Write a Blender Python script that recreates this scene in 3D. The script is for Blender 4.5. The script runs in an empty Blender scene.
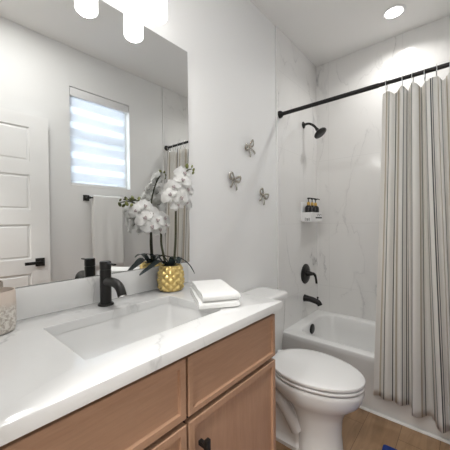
import bpy, bmesh, math, random
from mathutils import Vector, Matrix, noise
random.seed(7)
SC = bpy.context.scene
COL = SC.collection
PI = math.pi

# ------------------------------------------------------------------ camera, world, lights, exposure
cam_data = bpy.data.cameras.new('camera')
cam = bpy.data.objects.new('camera', cam_data)
COL.objects.link(cam)
cam_data.sensor_width = 36.0
cam_data.lens = 276.45 / 450 * 36
cam_data.clip_start = 0.02
_r, _u, _b = (0.7555, 0.65507, -0.01032), (0.00049, 0.01519, 0.99988), (0.65515, -0.75542, 0.01115)
cam.matrix_world = Matrix(((_r[0], _u[0], _b[0], 1.1016), (_r[1], _u[1], _b[1], 0.0), (_r[2], _u[2], _b[2], 1.2229), (0, 0, 0, 1)))
SC.camera = cam

world = bpy.data.worlds.new('sky')
SC.world = world
world.use_nodes = True
bg = world.node_tree.nodes['Background']
bg.inputs['Color'].default_value = (0.86, 0.93, 1.0, 1)
bg.inputs['Strength'].default_value = 1.0

SC.view_settings.view_transform = 'Standard'
SC.view_settings.look = 'None'
SC.view_settings.gamma = 1.0
SC.view_settings.use_curve_mapping = False
SC.view_settings.exposure = 0.52
SC.cycles.caustics_reflective = False
SC.cycles.caustics_refractive = False

def area(name, loc, direction, sx, sy, watts, color=(1, 1, 1), shape='RECTANGLE'):
    l = bpy.data.lights.new(name, 'AREA')
    l.shape = shape
    l.size = sx
    if shape in ('RECTANGLE', 'ELLIPSE'):
        l.size_y = sy
    l.energy = watts
    l.color = color
    o = bpy.data.objects.new(name, l)
    COL.objects.link(o)
    o.location = loc
    o.rotation_euler = Vector(direction).to_track_quat('-Z', 'Y').to_euler()
    return o

W = 1.45          # room width
YN = -0.02        # near wall inner face
YT = 1.89         # tile edge on the side walls
YB = 2.64         # back wall
ZC = 2.726        # ceiling
RING = bpy.data.objects

area('daylight_at_window', (W + 0.30, 1.20, 1.97), (-1, 0, 0), 0.62, 0.95, 9.5, (0.93, 0.97, 1.0))
area('bath_downlight_beam', (0.716, 2.331, ZC - 0.012), (0, 0, -1), 0.12, 0.12, 3.2, (1.0, 0.985, 0.96), 'DISK').data.spread = 2.5
area('room_fill_light', (0.86, 0.50, ZC - 0.012), (0, 0, -1), 0.16, 0.16, 5.6, (1.0, 0.985, 0.96), 'DISK')  # added lamp, kept out of view, to brighten the room
area('hall_fill_light', (0.95, -0.75, ZC - 0.012), (0, 0, -1), 0.30, 0.30, 26, (1.0, 0.985, 0.96), 'DISK')  # added unseen lamp, fill light through the doorway behind the camera
for _y in (0.287, 0.504, 0.721):      # the bulbs, shining out of the shades' open ends
    area('vanity_bulb_beam', (0.10, _y, 2.098), (0, 0, -1), 0.06, 0.06, 0.7, (1.0, 0.975, 0.94), 'DISK')
SHADE_EMIT = 2.0

# ------------------------------------------------------------------ materials
def lin(c):
    c = c / 255.0
    return c / 12.92 if c <= 0.04045 else ((c + 0.055) / 1.055) ** 2.4
def rgb(r, g, b):
    return (lin(r), lin(g), lin(b), 1.0)

class NT:
    """small helper around a material node tree"""
    def __init__(s, name, color=(0.8, 0.8, 0.8, 1), rough=0.5, metal=0.0, **kw):
        s.m = bpy.data.materials.new(name)
        s.m.use_nodes = True
        s.t = s.m.node_tree
        s.p = s.t.nodes['Principled BSDF']
        s.p.inputs['Base Color'].default_value = color
        s.p.inputs['Roughness'].default_value = rough
        s.p.inputs['Metallic'].default_value = metal
        for k, v in kw.items():
            s.p.inputs[k.replace('_', ' ')].default_value = v
    def n(s, typ, **kw):
        nd = s.t.nodes.new(typ)
        for k, v in kw.items():
            if hasattr(nd, k):
                setattr(nd, k, v)
            else:
                nd.inputs[k].default_value = v
        return nd
    def l(s, a, b):
        s.t.links.new(a, b)
    def coords(s, out='Object', scale=(1, 1, 1), rot=(0, 0, 0), loc=(0, 0, 0)):
        tc = s.n('ShaderNodeTexCoord')
        mp = s.n('ShaderNodeMapping')
        mp.inputs['Scale'].default_value = scale
        mp.inputs['Rotation'].default_value = rot
        mp.inputs['Location'].default_value = loc
        s.l(tc.outputs[out], mp.inputs['Vector'])
        return mp.outputs['Vector']
    def ramp(s, fac, stops, interp='LINEAR'):
        r = s.n('ShaderNodeValToRGB')
        r.color_ramp.interpolation = interp
        e = r.color_ramp.elements
        while len(e) > 1:
            e.remove(e[0])
        e[0].position, e[0].color = stops[0]
        for p, c in stops[1:]:
            x = e.new(p)
            x.color = c
        s.l(fac, r.inputs['Fac'])
        return r.outputs['Color']
    def mix(s, fac, a, b, mode='MIX'):
        x = s.n('ShaderNodeMix')
        x.data_type = 'RGBA'
        x.blend_type = mode
        for sock, v in ((x.inputs[0], fac), (x.inputs[6], a), (x.inputs[7], b)):
            if isinstance(v, (int, float, tuple)):
                sock.default_value = v
            else:
                s.l(v, sock)
        return x.outputs[2]
    def bump(s, h, strength=0.1, dist=0.01):
        b = s.n('ShaderNodeBump', Strength=strength, Distance=dist)
        s.l(h, b.inputs['Height'])
        s.l(b.outputs['Normal'], s.p.inputs['Normal'])
    def noise(s, vec, scale, detail=3.0, rough=0.5, dist=0.0):
        x = s.n('ShaderNodeTexNoise', Scale=scale, Detail=detail, Roughness=rough, Distortion=dist)
        s.l(vec, x.inputs['Vector'])
        return x.outputs['Fac']

def paint(name, c, rough=0.55, bump=0.03):
    a = NT(name, c, rough)
    a.bump(a.noise(a.coords(), 220, 2), bump, 0.002)
    return a.m
M = {}
M['wall'] = paint('wall_paint', rgb(241, 241, 240))
M['ceiling'] = paint('ceiling_paint', rgb(244, 243, 241), 0.8)
M['trim'] = paint('trim_paint', rgb(240, 240, 238), 0.35, 0.0)
M['door'] = paint('door_paint', rgb(246, 246, 245), 0.4, 0.0)

def veined(name, base, vein, rough, scale, strength, grout=None, swap=None):
    a = NT(name, base, rough)
    vec = a.coords(rot=(0.55, 0.4, 0.7), scale=(1.0, 1.0, 0.42))
    d = a.n('ShaderNodeTexNoise', Scale=scale * 1.6, Detail=6.0, Roughness=0.6)
    a.l(vec, d.inputs['Vector'])
    vv = a.n('ShaderNodeVectorMath', operation='MULTIPLY_ADD')
    a.l(d.outputs['Color'], vv.inputs[0])
    vv.inputs[1].default_value = (0.42, 0.42, 0.42)
    a.l(vec, vv.inputs[2])
    total = None
    for sc_, half, amt, off in ((scale, 0.011, 1.0, 0.0), (scale * 2.3, 0.012, 0.55, 5.3)):
        o2 = a.n('ShaderNodeVectorMath', operation='ADD'); a.l(vv.outputs[0], o2.inputs[0]); o2.inputs[1].default_value = (off, off * 0.7, off * 1.3)
        wv = a.n('ShaderNodeTexNoise', Scale=sc_, Detail=1.0, Roughness=0.4)
        a.l(o2.outputs[0], wv.inputs['Vector'])
        k = amt
        line = a.ramp(wv.outputs['Fac'], [(0.0, (0, 0, 0, 1)), (0.5 - half, (0, 0, 0, 1)), (0.5, (k, k, k, 1)), (0.5 + half * 0.6, (k * 0.22,) * 3 + (1,)), (0.5 + half * 4, (0, 0, 0, 1))])
        mask = a.ramp(a.noise(o2.outputs[0], sc_ * 1.5, 2), [(0.44, (0, 0, 0, 1)), (0.66, (1, 1, 1, 1))])
        both = a.mix(1.0, line, mask, 'MULTIPLY')
        total = both if total is None else a.mix(1.0, total, both, 'ADD')
    cloud = a.ramp(a.noise(vec, scale * 1.2, 4), [(0.35, (0, 0, 0, 1)), (0.8, (1, 1, 1, 1))])
    c = a.mix(a.mix(1.0, total, (strength,) * 3 + (1,), 'MULTIPLY'), base, vein)
    c = a.mix(a.mix(1.0, cloud, (strength * 0.16,) * 3 + (1,), 'MULTIPLY'), c, vein)
    if grout:
        # large format tiles: faint joints, laid out along the wall and up it
        tc = a.n('ShaderNodeTexCoord')
        sp = a.n('ShaderNodeSeparateXYZ')
        a.l(tc.outputs['Object'], sp.inputs[0])
        cb = a.n('ShaderNodeCombineXYZ')
        a.l(sp.outputs[swap], cb.inputs['X'])
        a.l(sp.outputs['Z'], cb.inputs['Y'])
        br = a.n('ShaderNodeTexBrick', Scale=1.0)
        br.offset = 0.0
        br.inputs['Mortar Size'].default_value = 0.0013
        br.inputs['Mortar Smooth'].default_value = 0.3
        br.inputs['Brick Width'].default_value = grout[0]
        br.inputs['Row Height'].default_value = grout[1]
        a.l(cb.outputs[0], br.inputs['Vector'])
        c = a.mix(br.outputs['Fac'], c, rgb(222, 221, 219))
    a.l(c, a.p.inputs['Base Color'])
    return a.m
M['tile_side'] = veined('marble_tile_side', rgb(239, 238, 236), rgb(140, 140, 142), 0.12, 1.5, 0.72, (0.6, 0.6), 'Y')
M['tile_back'] = veined('marble_tile_back', rgb(239, 238, 236), rgb(140, 140, 142), 0.12, 1.5, 0.72, (0.6, 0.6), 'X')
M['quartz'] = veined('veined_quartz', rgb(228, 228, 227), rgb(128, 130, 132), 0.05, 1.7, 0.5)
M['quartz'].node_tree.nodes['Principled BSDF'].inputs['IOR'].default_value = 1.55
M['porcelain'] = NT('white_porcelain', rgb(234, 234, 233), 0.12).m
M['enamel'] = NT('white_enamel', rgb(238, 238, 237), 0.18).m
M['seatplastic'] = NT('white_seat_plastic', rgb(236, 236, 235), 0.25).m

def wood(name, scale, c1, c2, c3, rough=0.45, spec=0.4):
    a = NT(name, c2, rough)
    v = a.coords(scale=scale)
    n1 = a.noise(v, 6.0, 5, 0.6, 0.8)
    n2 = a.noise(v, 38.0, 2, 0.5, 0.2)
    c = a.ramp(n1, [(0.28, c1), (0.5, c2), (0.74, c3)])
    f = a.ramp(n2, [(0.35, (0.92, 0.92, 0.92, 1)), (0.65, (1.0, 1.0, 1.0, 1))])
    a.l(a.mix(1.0, c, f, 'MULTIPLY'), a.p.inputs['Base Color'])
    a.bump(n2, 0.05, 0.002)
    return a.m
WC = (rgb(182, 144, 117), rgb(187, 149, 122), rgb(192, 154, 127))
M['wood_h'] = wood('oak_veneer_horizontal', (3, 0.35, 5), *WC)
M['wood_v'] = wood('oak_veneer_vertical', (3, 5, 0.35), *WC)

# floor planks
a = NT('oak_plank_floor', rough=0.42)
tc = a.n('ShaderNodeTexCoord')
sp = a.n('ShaderNodeSeparateXYZ'); a.l(tc.outputs['Object'], sp.inputs[0])
cb = a.n('ShaderNodeCombineXYZ'); a.l(sp.outputs['Y'], cb.inputs['X']); a.l(sp.outputs['X'], cb.inputs['Y'])
br = a.n('ShaderNodeTexBrick', Scale=1.0)
br.offset = 0.37
for k, v in (('Mortar Size', 0.0012), ('Brick Width', 1.2), ('Row Height', 0.18), ('Color1', rgb(172, 140, 108)), ('Color2', rgb(156, 124, 94)), ('Mortar', rgb(104, 76, 52))):
    br.inputs[k].default_value = v
a.l(cb.outputs[0], br.inputs['Vector'])
v = a.coords(scale=(5, 0.6, 1))
g = a.noise(v, 5.0, 5, 0.6, 1.2)
f = a.ramp(g, [(0.3, (0.74, 0.72, 0.68, 1)), (0.55, (1, 1, 1, 1)), (0.75, (1.1, 1.1, 1.08, 1))])
a.l(a.mix(1.0, br.outputs['Color'], f, 'MULTIPLY'), a.p.inputs['Base Color'])
a.bump(br.outputs['Fac'], 0.1, -0.002)
M['floor'] = a.m

M['black'] = NT('matte_black_metal', rgb(38, 37, 36), 0.38, 0.4).m
M['blackrod'] = NT('black_rod', rgb(30, 29, 29), 0.35, 0.3).m
M['dark'] = NT('gap_shade', rgb(34, 26, 22), 0.8).m
M['gloss_black'] = NT('glossy_black_plastic', rgb(24, 23, 26), 0.15).m
M['amber'] = NT('gold_collar', rgb(205, 168, 92), 0.3, 0.8).m
M['silver'] = NT('brushed_silver', rgb(192, 187, 178), 0.22, 1.0).m
M['chrome'] = NT('chrome', rgb(220, 220, 220), 0.12, 1.0).m
M['mirror'] = NT('mirror_silver', (0.86, 0.87, 0.865, 1), 0.0, 1.0).m
M['mirror_edge'] = NT('mirror_edge', rgb(70, 74, 74), 0.3, 0.6).m
M['white_plastic'] = NT('white_plastic', rgb(240, 240, 240), 0.35).m
M['ink'] = NT('black_ink', rgb(18, 18, 18), 0.6).m

a = NT('white_terry', rgb(240, 240, 238), 0.95)
a.bump(a.noise(a.coords(), 420, 2), 0.5, 0.004)
M['terry'] = a.m

a = NT('hammered_gold', rgb(226, 200, 134), 0.3, 0.9)
vo = a.n('ShaderNodeTexVoronoi', Scale=1.0)
a.l(a.coords(scale=(30, 30, 30)), vo.inputs['Vector'])
M['gold'] = a.m

# crackled beige ceramic: smooth band at the rim, embossed pale blotches below it
a = NT('embossed_stoneware', rough=0.7)
v = a.coords()
sp = a.n('ShaderNodeSeparateXYZ'); a.l(v, sp.inputs[0])
nz = a.noise(v, 120, 3, 0.65)
blot = a.ramp(nz, [(0.42, (0, 0, 0, 1)), (0.56, (1, 1, 1, 1))])
hz = a.n('ShaderNodeMapRange'); a.l(sp.outputs['Z'], hz.inputs['Value'])
for k, vv in (('From Min', 0.09), ('From Max', 0.065), ('To Min', 0.0), ('To Max', 1.0)):
    hz.inputs[k].default_value = vv
hh = a.ramp(hz.outputs[0], [(0, (0, 0, 0, 1)), (1, (1, 1, 1, 1))])
bb = a.mix(1.0, blot, hh, 'MULTIPLY')
low = a.mix(hh, rgb(212, 198, 186), rgb(190, 181, 171))
a.l(a.mix(bb, low, rgb(226, 221, 213)), a.p.inputs['Base Color'])
a.bump(bb, 0.6, 0.004)
M['stoneware'] = a.m

M['leaf'] = NT('orchid_leaf', rgb(66, 78, 78), 0.16).m
M['stem'] = NT('orchid_stem', rgb(66, 68, 44), 0.5).m
M['bud'] = NT('orchid_bud', rgb(110, 116, 62), 0.5).m
a = NT('orchid_petal_sheet', rgb(250, 250, 248), 0.6)
tr = a.n('ShaderNodeBsdfTranslucent'); tr.inputs['Color'].default_value = rgb(250, 250, 248)
ms = a.n('ShaderNodeMixShader', Fac=0.45)
a.l(a.p.outputs[0], ms.inputs[1]); a.l(tr.outputs[0], ms.inputs[2]); a.l(ms.outputs[0], a.t.nodes['Material Output'].inputs['Surface'])
M['petal'] = a.m
M['lip'] = NT('orchid_lip', rgb(172, 160, 160), 0.5).m
a = NT('dark_moss', rgb(50, 48, 34), 0.95)
a.bump(a.noise(a.coords(), 160, 4), 1.0, 0.01)
M['moss'] = a.m

# striped curtain cloth; U runs along the cloth in metres
a = NT('striped_linen', rough=0.9)
tc = a.n('ShaderNodeTexCoord')
sp = a.n('ShaderNodeSeparateXYZ'); a.l(tc.outputs['UV'], sp.inputs[0])
mm = a.n('ShaderNodeMath', operation='MULTIPLY'); a.l(sp.outputs['X'], mm.inputs[0]); mm.inputs[1].default_value = 1 / 0.33
fr = a.n('ShaderNodeMath', operation='FRACT'); a.l(mm.outputs[0], fr.inputs[0])
cream, taupe, grey, slate = rgb(246, 244, 239), rgb(205, 194, 178), rgb(132, 131, 131), rgb(82, 80, 82)
st = [(0.0, cream), (0.10, taupe), (0.135, cream), (0.20, slate), (0.222, cream), (0.36, slate), (0.38, cream), (0.42, taupe), (0.47, cream),
      (0.56, grey), (0.582, cream), (0.66, slate), (0.678, cream), (0.70, slate), (0.718, cream), (0.84, taupe), (0.87, cream), (0.93, slate), (0.952, cream)]
c = a.ramp(fr.outputs[0], st, 'CONSTANT')
wv = a.noise(a.coords('UV', scale=(900, 14, 1)), 1.0, 2)
wf = a.ramp(wv, [(0.3, (0.97, 0.97, 0.97, 1)), (0.7, (1.0, 1.0, 1.0, 1))])
c = a.mix(1.0, c, wf, 'MULTIPLY')
a.l(c, a.p.inputs['Base Color'])
a.p.inputs['Roughness'].default_value = 0.9
tr = a.n('ShaderNodeBsdfTranslucent'); a.l(c, tr.inputs['Color'])
ms = a.n('ShaderNodeMixShader', Fac=0.22)
a.l(a.p.outputs[0], ms.inputs[1]); a.l(tr.outputs[0], ms.inputs[2])
a.l(ms.outputs[0], a.t.nodes['Material Output'].inputs['Surface'])
M['curtain'] = a.m

# layered roller blind cloth: alternating dense and sheer bands
a = NT('banded_blind_cloth', rough=0.8)
sp = a.n('ShaderNodeSeparateXYZ'); a.l(a.coords(), sp.inputs[0])
m1 = a.n('ShaderNodeMath', operation='MULTIPLY'); a.l(sp.outputs['Z'], m1.inputs[0]); m1.inputs[1].default_value = 1 / 0.128
f1 = a.n('ShaderNodeMath', operation='FRACT'); a.l(m1.outputs[0], f1.inputs[0])
dens = a.ramp(f1.outputs[0], [(0.0, (0.7, 0.7, 0.7, 1)), (0.36, (0.7, 0.7, 0.7, 1)), (0.42, (1, 1, 1, 1)), (0.94, (1, 1, 1, 1)), (1.0, (0.7, 0.7, 0.7, 1))])
df = a.n('ShaderNodeBsdfDiffuse'); df.inputs['Color'].default_value = rgb(240, 241, 242)
tl = a.n('ShaderNodeBsdfTranslucent'); tl.inputs['Color'].default_value = rgb(244, 246, 250)
ms = a.n('ShaderNodeMixShader', Fac=0.6); a.l(df.outputs[0], ms.inputs[1]); a.l(tl.outputs[0], ms.inputs[2])
tp = a.n('ShaderNodeBsdfTransparent'); tp.inputs['Color'].default_value = (0.96, 0.98, 1, 1)
m2 = a.n('ShaderNodeMixShader'); a.l(dens, m2.inputs[0]); a.l(tp.outputs[0], m2.inputs[1]); a.l(ms.outputs[0], m2.inputs[2])
a.l(m2.outputs[0], a.t.nodes['Material Output'].inputs['Surface'])
M['blind'] = a.m

a = NT('window_glass')
tp = a.n('ShaderNodeBsdfTransparent'); tp.inputs['Color'].default_value = (0.95, 0.97, 0.97, 1)
gl = a.n('ShaderNodeBsdfGlossy', Roughness=0.02)
ms = a.n('ShaderNodeMixShader', Fac=0.06); a.l(tp.outputs[0], ms.inputs[1]); a.l(gl.outputs[0], ms.inputs[2])
a.l(ms.outputs[0], a.t.nodes['Material Output'].inputs['Surface'])
M['glass'] = a.m

def emit(name, c, s):
    a = NT(name, (0.6, 0.6, 0.6, 1), 0.4)
    a.p.inputs['Emission Color'].default_value = c
    a.p.inputs['Emission Strength'].default_value = s
    return a.m
M['shade'] = emit('lit_frosted_shade', (1.0, 0.985, 0.955, 1), SHADE_EMIT)
M['lens'] = emit('lit_downlight_lens', (1.0, 0.97, 0.92, 1), 6.0)
a = NT('blue_pile', rgb(34, 62, 140), 0.95)
a.bump(a.noise(a.coords(), 300, 2), 0.8, 0.006)
M['blue'] = a.m

# ------------------------------------------------------------------ mesh helpers
def origin_of(o):
    p = Vector((0, 0, 0))
    while o is not None:
        p = p + o.location
        o = o.parent
    return p

def obj(name, bm, mat, parent=None, smooth=40, local=False, subsurf=0, base=True):
    """links bm (world coordinates unless local) as ONE mesh object"""
    bmesh.ops.recalc_face_normals(bm, faces=bm.faces[:])
    me = bpy.data.meshes.new(name)
    o = bpy.data.objects.new(name, me)
    COL.objects.link(o)
    if parent is not None:
        if not local:
            bmesh.ops.translate(bm, verts=bm.verts[:], vec=-origin_of(parent))
        o.parent = parent
    elif base and not local:
        xs = [v.co.x for v in bm.verts]; ys = [v.co.y for v in bm.verts]; zs = [v.co.z for v in bm.verts]
        c = Vector(((min(xs) + max(xs)) / 2, (min(ys) + max(ys)) / 2, min(zs)))
        bmesh.ops.translate(bm, verts=bm.verts[:], vec=-c)
        o.location = c
    bm.to_mesh(me)
    bm.free()
    me.materials.append(mat)
    if smooth:
        for p in me.polygons:
            p.use_smooth = True
        me.set_sharp_from_angle(angle=math.radians(smooth))
    if subsurf:
        s = o.modifiers.new('subdivision', 'SUBSURF')
        s.levels = s.render_levels = subsurf
    return o

def thing(name, label, cat, loc, group=None):
    o = bpy.data.objects.new(name, None)
    COL.objects.link(o)
    o.empty_display_size = 0.05
    o.location = loc
    return tag(o, label, cat, group)
def tag(o, label, cat, group=None):
    o['label'] = label
    o['category'] = cat
    if group:
        o['group'] = group
    return o
def struct(o):
    o['kind'] = 'structure'
    return o
def copy_tree(o, parent=None):
    c = o.copy()
    COL.objects.link(c)
    if parent is not None:
        c.parent = parent
    for ch in list(o.children):
        copy_tree(ch, c)
    return c

def nb():
    return bmesh.new()
def box(bm, x0, x1, y0, y1, z0, z1, bev=0.0, seg=2):
    r = bmesh.ops.create_cube(bm, size=1.0)
    vs = r['verts']
    for v in vs:
        v.co = Vector(((x0 + x1) / 2 + v.co.x * (x1 - x0), (y0 + y1) / 2 + v.co.y * (y1 - y0), (z0 + z1) / 2 + v.co.z * (z1 - z0)))
    if bev > 0:
        es = list({e for v in vs for e in v.link_edges})
        bmesh.ops.bevel(bm, geom=es, offset=bev, segments=seg, affect='EDGES', profile=0.5)
    return bm
def bx(*a, **k):
    return box(nb(), *a, **k)

def loft(bm, rings, cap0=True, cap1=True, closed=True):
    vr = [[bm.verts.new(p) for p in r] for r in rings]
    n = len(vr[0])
    for a_, b_ in zip(vr[:-1], vr[1:]):
        for i in range(n if closed else n - 1):
            j = (i + 1) % n
            try:
                bm.faces.new((a_[i], a_[j], b_[j], b_[i]))
            except ValueError:
                pass
    if cap0:
        bm.faces.new(vr[0][::-1])
    if cap1:
        bm.faces.new(vr[-1])
    return vr
def lathe(bm, prof, c=(0, 0, 0), axis='Z', n=32, cap0=True, cap1=True):
    """prof: (radius, distance along axis)"""
    c = Vector(c)
    rings = []
    for r, h in prof:
        ring = []
        for i in range(n):
            t = 2 * PI * i / n
            u, v = r * math.cos(t), r * math.sin(t)
            p = {'Z': Vector((u, v, h)), 'X': Vector((h, u, v)), 'Y': Vector((v, h, u))}[axis]
            ring.append(c + p)
        rings.append(ring)
    loft(bm, rings, cap0, cap1)
    return bm
def lathe_dir(bm, prof, c, d, n=28):
    q = Vector(d).normalized().to_track_quat('Z', 'Y')
    rings = [[Vector(c) + q @ Vector((r * math.cos(2 * PI * i / n), r * math.sin(2 * PI * i / n), h)) for i in range(n)] for r, h in prof]
    loft(bm, rings)
    return bm
def spline(pts, per=6):
    pts = [Vector(p) for p in pts]
    out = []
    for i in range(len(pts) - 1):
        p0, p1, p2, p3 = pts[max(i - 1, 0)], pts[i], pts[i + 1], pts[min(i + 2, len(pts) - 1)]
        for k in range(per):
            t = k / per
            out.append(0.5 * ((2 * p1) + (p2 - p0) * t + (2 * p0 - 5 * p1 + 4 * p2 - p3) * t * t + (3 * p1 - p0 - 3 * p2 + p3) * t ** 3))
    out.append(pts[-1])
    return out
def tube(bm, path, rad, n=12, flat=1.0, up=(0, 0, 1), closed=False, cap=True):
    """rad: number or list; flat squeezes the section along the frame's second axis"""
    path = [Vector(p) for p in path]
    m = len(path)
    rings = []
    side = None
    for i, p in enumerate(path):
        if closed:
            t = (path[(i + 1) % m] - path[i - 1]).normalized()
        else:
            t = (path[min(i + 1, m - 1)] - path[max(i - 1, 0)]).normalized()
        if side is None:
            u = Vector(up)
            if abs(u.dot(t)) > 0.95:
                u = Vector((1, 0, 0))
            side = t.cross(u).normalized()
        else:
            side = (side - t * side.dot(t)).normalized()
        oth = side.cross(t).normalized()
        r = rad[i] if isinstance(rad, (list, tuple)) else rad
        rings.append([p + side * r * math.cos(2 * PI * k / n) + oth * r * flat * math.sin(2 * PI * k / n) for k in range(n)])
    if closed:
        vr = [[bm.verts.new(p) for p in r] for r in rings]
        for i in range(m):
            a_, b_ = vr[i], vr[(i + 1) % m]
            for k in range(n):
                j = (k + 1) % n
                bm.faces.new((a_[k], a_[j], b_[j], b_[k]))
    else:
        loft(bm, rings, cap, cap)
    return bm
def rrect(x0, x1, y0, y1, r, z, n=8, axis='Z'):
    """rounded rectangle ring, 4*n points"""
    pts = []
    for cx, cy, a0 in ((x1 - r, y1 - r, 0), (x0 + r, y1 - r, PI / 2), (x0 + r, y0 + r, PI), (x1 - r, y0 + r, 3 * PI / 2)):
        for k in range(n):
            t = a0 + (PI / 2) * k / (n - 1)
            u, v = cx + r * math.cos(t), cy + r * math.sin(t)
            pts.append(Vector((u, v, z)))
    return pts
def egg(xb, xf, hw, yc, z, n=48, back=0.75):
    """elongated plan outline: squarer at the back (xb), round at the front (xf)"""
    xm = xb + (xf - xb) * 0.42
    pts = []
    for i in range(n):
        t = 2 * PI * i / n
        c, s = math.cos(t), math.sin(t)
        if c >= 0:
            x = xm + (xf - xm) * c
            y = hw * s
        else:
            x = xm - (xm - xb) * abs(c) ** back
            y = hw * (abs(s) ** 0.8) * (1 if s >= 0 else -1) * (0.80 + 0.20 * (1 - abs(c)))
        pts.append(Vector((x, yc + y, z)))
    return pts

# ------------------------------------------------------------------ the setting
def plane_box(name, mat, *a, **k):
    return struct(obj(name, bx(*a), mat, smooth=0, **k))
plane_box('floor', M['floor'], -0.6, 2.6, -1.6, YB + 0.12, -0.06, 0.0)
plane_box('ceiling', M['ceiling'], -0.6, 2.6, -1.6, YB + 0.12, ZC, ZC + 0.08)
plane_box('wall_left', M['wall'], -0.12, 0.0, YN - 0.12, YB + 0.12, 0.0, ZC)
plane_box('wall_back', M['tile_back'], 0.0, W, YB, YB + 0.12, 0.0, ZC)
# right wall with the window opening
WY0, WY1, WZ0, WZ1 = 0.925, 1.480, 1.545, 2.395
bm = nb()
box(bm, W, W + 0.14, YN - 0.12, WY0, 0, ZC); box(bm, W, W + 0.14, WY1, YB + 0.12, 0, ZC)
box(bm, W, W + 0.14, WY0, WY1, 0, WZ0); box(bm, W, W + 0.14, WY0, WY1, WZ1, ZC)
struct(obj('wall_right', bm, M['wall'], smooth=0))
# near wall with the doorway the camera stands in
DX0, DX1, DZ = 0.62, 1.405, 2.07
bm = nb()
box(bm, 0, DX0, YN - 0.12, YN, 0, ZC); box(bm, DX1, W, YN - 0.12, YN, 0, ZC); box(bm, DX0, DX1, YN - 0.12, YN, DZ, ZC)
struct(obj('wall_near', bm, M['wall'], smooth=0))
# hall beyond the doorway
bm = nb()
box(bm, -0.6, -0.5, -1.6, YN - 0.12, 0, ZC); box(bm, 2.5, 2.6, -1.6, YN - 0.12, 0, ZC); box(bm, -0.5, 2.5, -1.6, -1.5, 0, ZC)
box(bm, -0.5, -0.12, YN - 0.12, YN - 0.04, 0, ZC); box(bm, W + 0.14, 2.5, YN - 0.12, YN - 0.04, 0, ZC)
struct(obj('wall_hall', bm, M['wall'], smooth=0))
# tiled tub surround on the side walls, and its thin edge trims
plane_box('wall_left_tile', M['tile_side'], 0.0, 0.009, YT, YB, 0.0, ZC)
plane_box('wall_right_tile', M['tile_side'], W - 0.009, W, YT, YB, 0.0, ZC)
struct(obj('trim_1', bx(0.0, 0.011, YT - 0.009, YT, 0.0, ZC, bev=0.002), M['trim']))
struct(obj('trim_2', bx(W - 0.011, W, YT - 0.009, YT, 0.0, ZC, bev=0.002), M['trim']))
def baseboard(name, p0, p1, n):
    """profile swept from p0 to p1; n points into the room"""
    prof = [(0, 0), (0.014, 0), (0.014, 0.075), (0.010, 0.088), (0.006, 0.094), (0.004, 0.105), (0, 0.105)]
    bm = nb()
    loft(bm, [[Vector((p[0] + n[0] * d, p[1] + n[1] * d, h)) for d, h in prof] for p in (p0, p1)])
    return struct(obj(name, bm, M['trim'], smooth=0))
baseboard('baseboard_left', (0, 0.94), (0, YT - 0.009), (1, 0))
baseboard('baseboard_right', (W, YN), (W, YT - 0.009), (-1, 0))
baseboard('baseboard_near', (0.56, YN), (DX0 - 0.07, YN), (0, 1))
# white quarter round where the tub apron meets the floor
bm = nb()
q = [(0, 0)] + [(-0.013 * math.cos(t), 0.013 * math.sin(t)) for t in [PI / 2 * k / 5 for k in range(6)]]
loft(bm, [[Vector((x, 1.931 + dy, dz)) for dy, dz in q] for x in (0.011, W - 0.011)])
struct(obj('trim_3', bm, M['trim'], smooth=0))
# door casing
bm = nb()
box(bm, DX0 - 0.06, DX0, YN, YN + 0.012, 0, DZ + 0.06, bev=0.003)
box(bm, DX0, DX1 + 0.04, YN, YN + 0.012, DZ, DZ + 0.06, bev=0.003)
struct(obj('trim_4', bm, M['trim']))

# window in the opening
win = obj('window_1', (lambda b: [box(b, W + 0.07, W + 0.12, *q_) for q_ in
      ((WY0, WY0 + 0.035, WZ0, WZ1), (WY1 - 0.035, WY1, WZ0, WZ1), (WY0 + 0.035, WY1 - 0.035, WZ0, WZ0 + 0.035), (WY0 + 0.035, WY1 - 0.035, WZ1 - 0.035, WZ1),
       (WY0 + 0.035, WY1 - 0.035, 1.955, 1.985))] and b)(nb()), M['trim'], smooth=0)
struct(win)
obj('window_pane', bx(W + 0.09, W + 0.095, WY0 + 0.035, WY1 - 0.035, WZ0 + 0.035, WZ1 - 0.035), M['glass'], win, smooth=0)
bm = bx(W + 0.0, W + 0.07, WY0, WY1, WZ0 - 0.0, WZ0 + 0.012, bev=0.003)
obj('window_sill', bm, M['trim'], win)

# open door folded against the right wall: five recessed panels
DXF = 1.392
d_y0, d_y1, d_z0, d_z1 = -0.008, 0.744, 0.012, 2.050
door = struct(obj('door_1', bx(DXF + 0.008, DXF + 0.036, d_y0, d_y1, d_z0, d_z1), M['door'], smooth=0))
pan = [(0.225, 0.485), (0.590, 0.850), (0.960, 1.220), (1.330, 1.592), (1.694, 1.950)]
px0, px1 = d_y0 + 0.125, d_y1 - 0.128
bm = nb()
box(bm, DXF, DXF + 0.008, d_y0, px0, d_z0, d_z1); box(bm, DXF, DXF + 0.008, px1, d_y1, d_z0, d_z1)
zs = [d_z0] + [z for p in pan for z in p] + [d_z1]
for k in range(0, len(zs), 2):
    box(bm, DXF, DXF + 0.008, px0, px1, zs[k], zs[k + 1])
obj('stile_frame', bm, M['door'], door, smooth=0)
for z0, z1 in pan:
    bm = nb()
    loft(bm, [rrect(0, 0.01, 0, 0.01, 0.001, 0)[:0] or [Vector((x, y, z)) for y, z in ((px0 + i, z0 + i), (px1 - i, z0 + i), (px1 - i, z1 - i), (px0 + i, z1 - i))]
              for i, x in ((0.0, DXF + 0.008), (0.012, DXF + 0.0075), (0.022, DXF + 0.003), (0.03, DXF + 0.003))], cap0=False)
    obj('door_panel', bm, M['door'], door, smooth=0)
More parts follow.
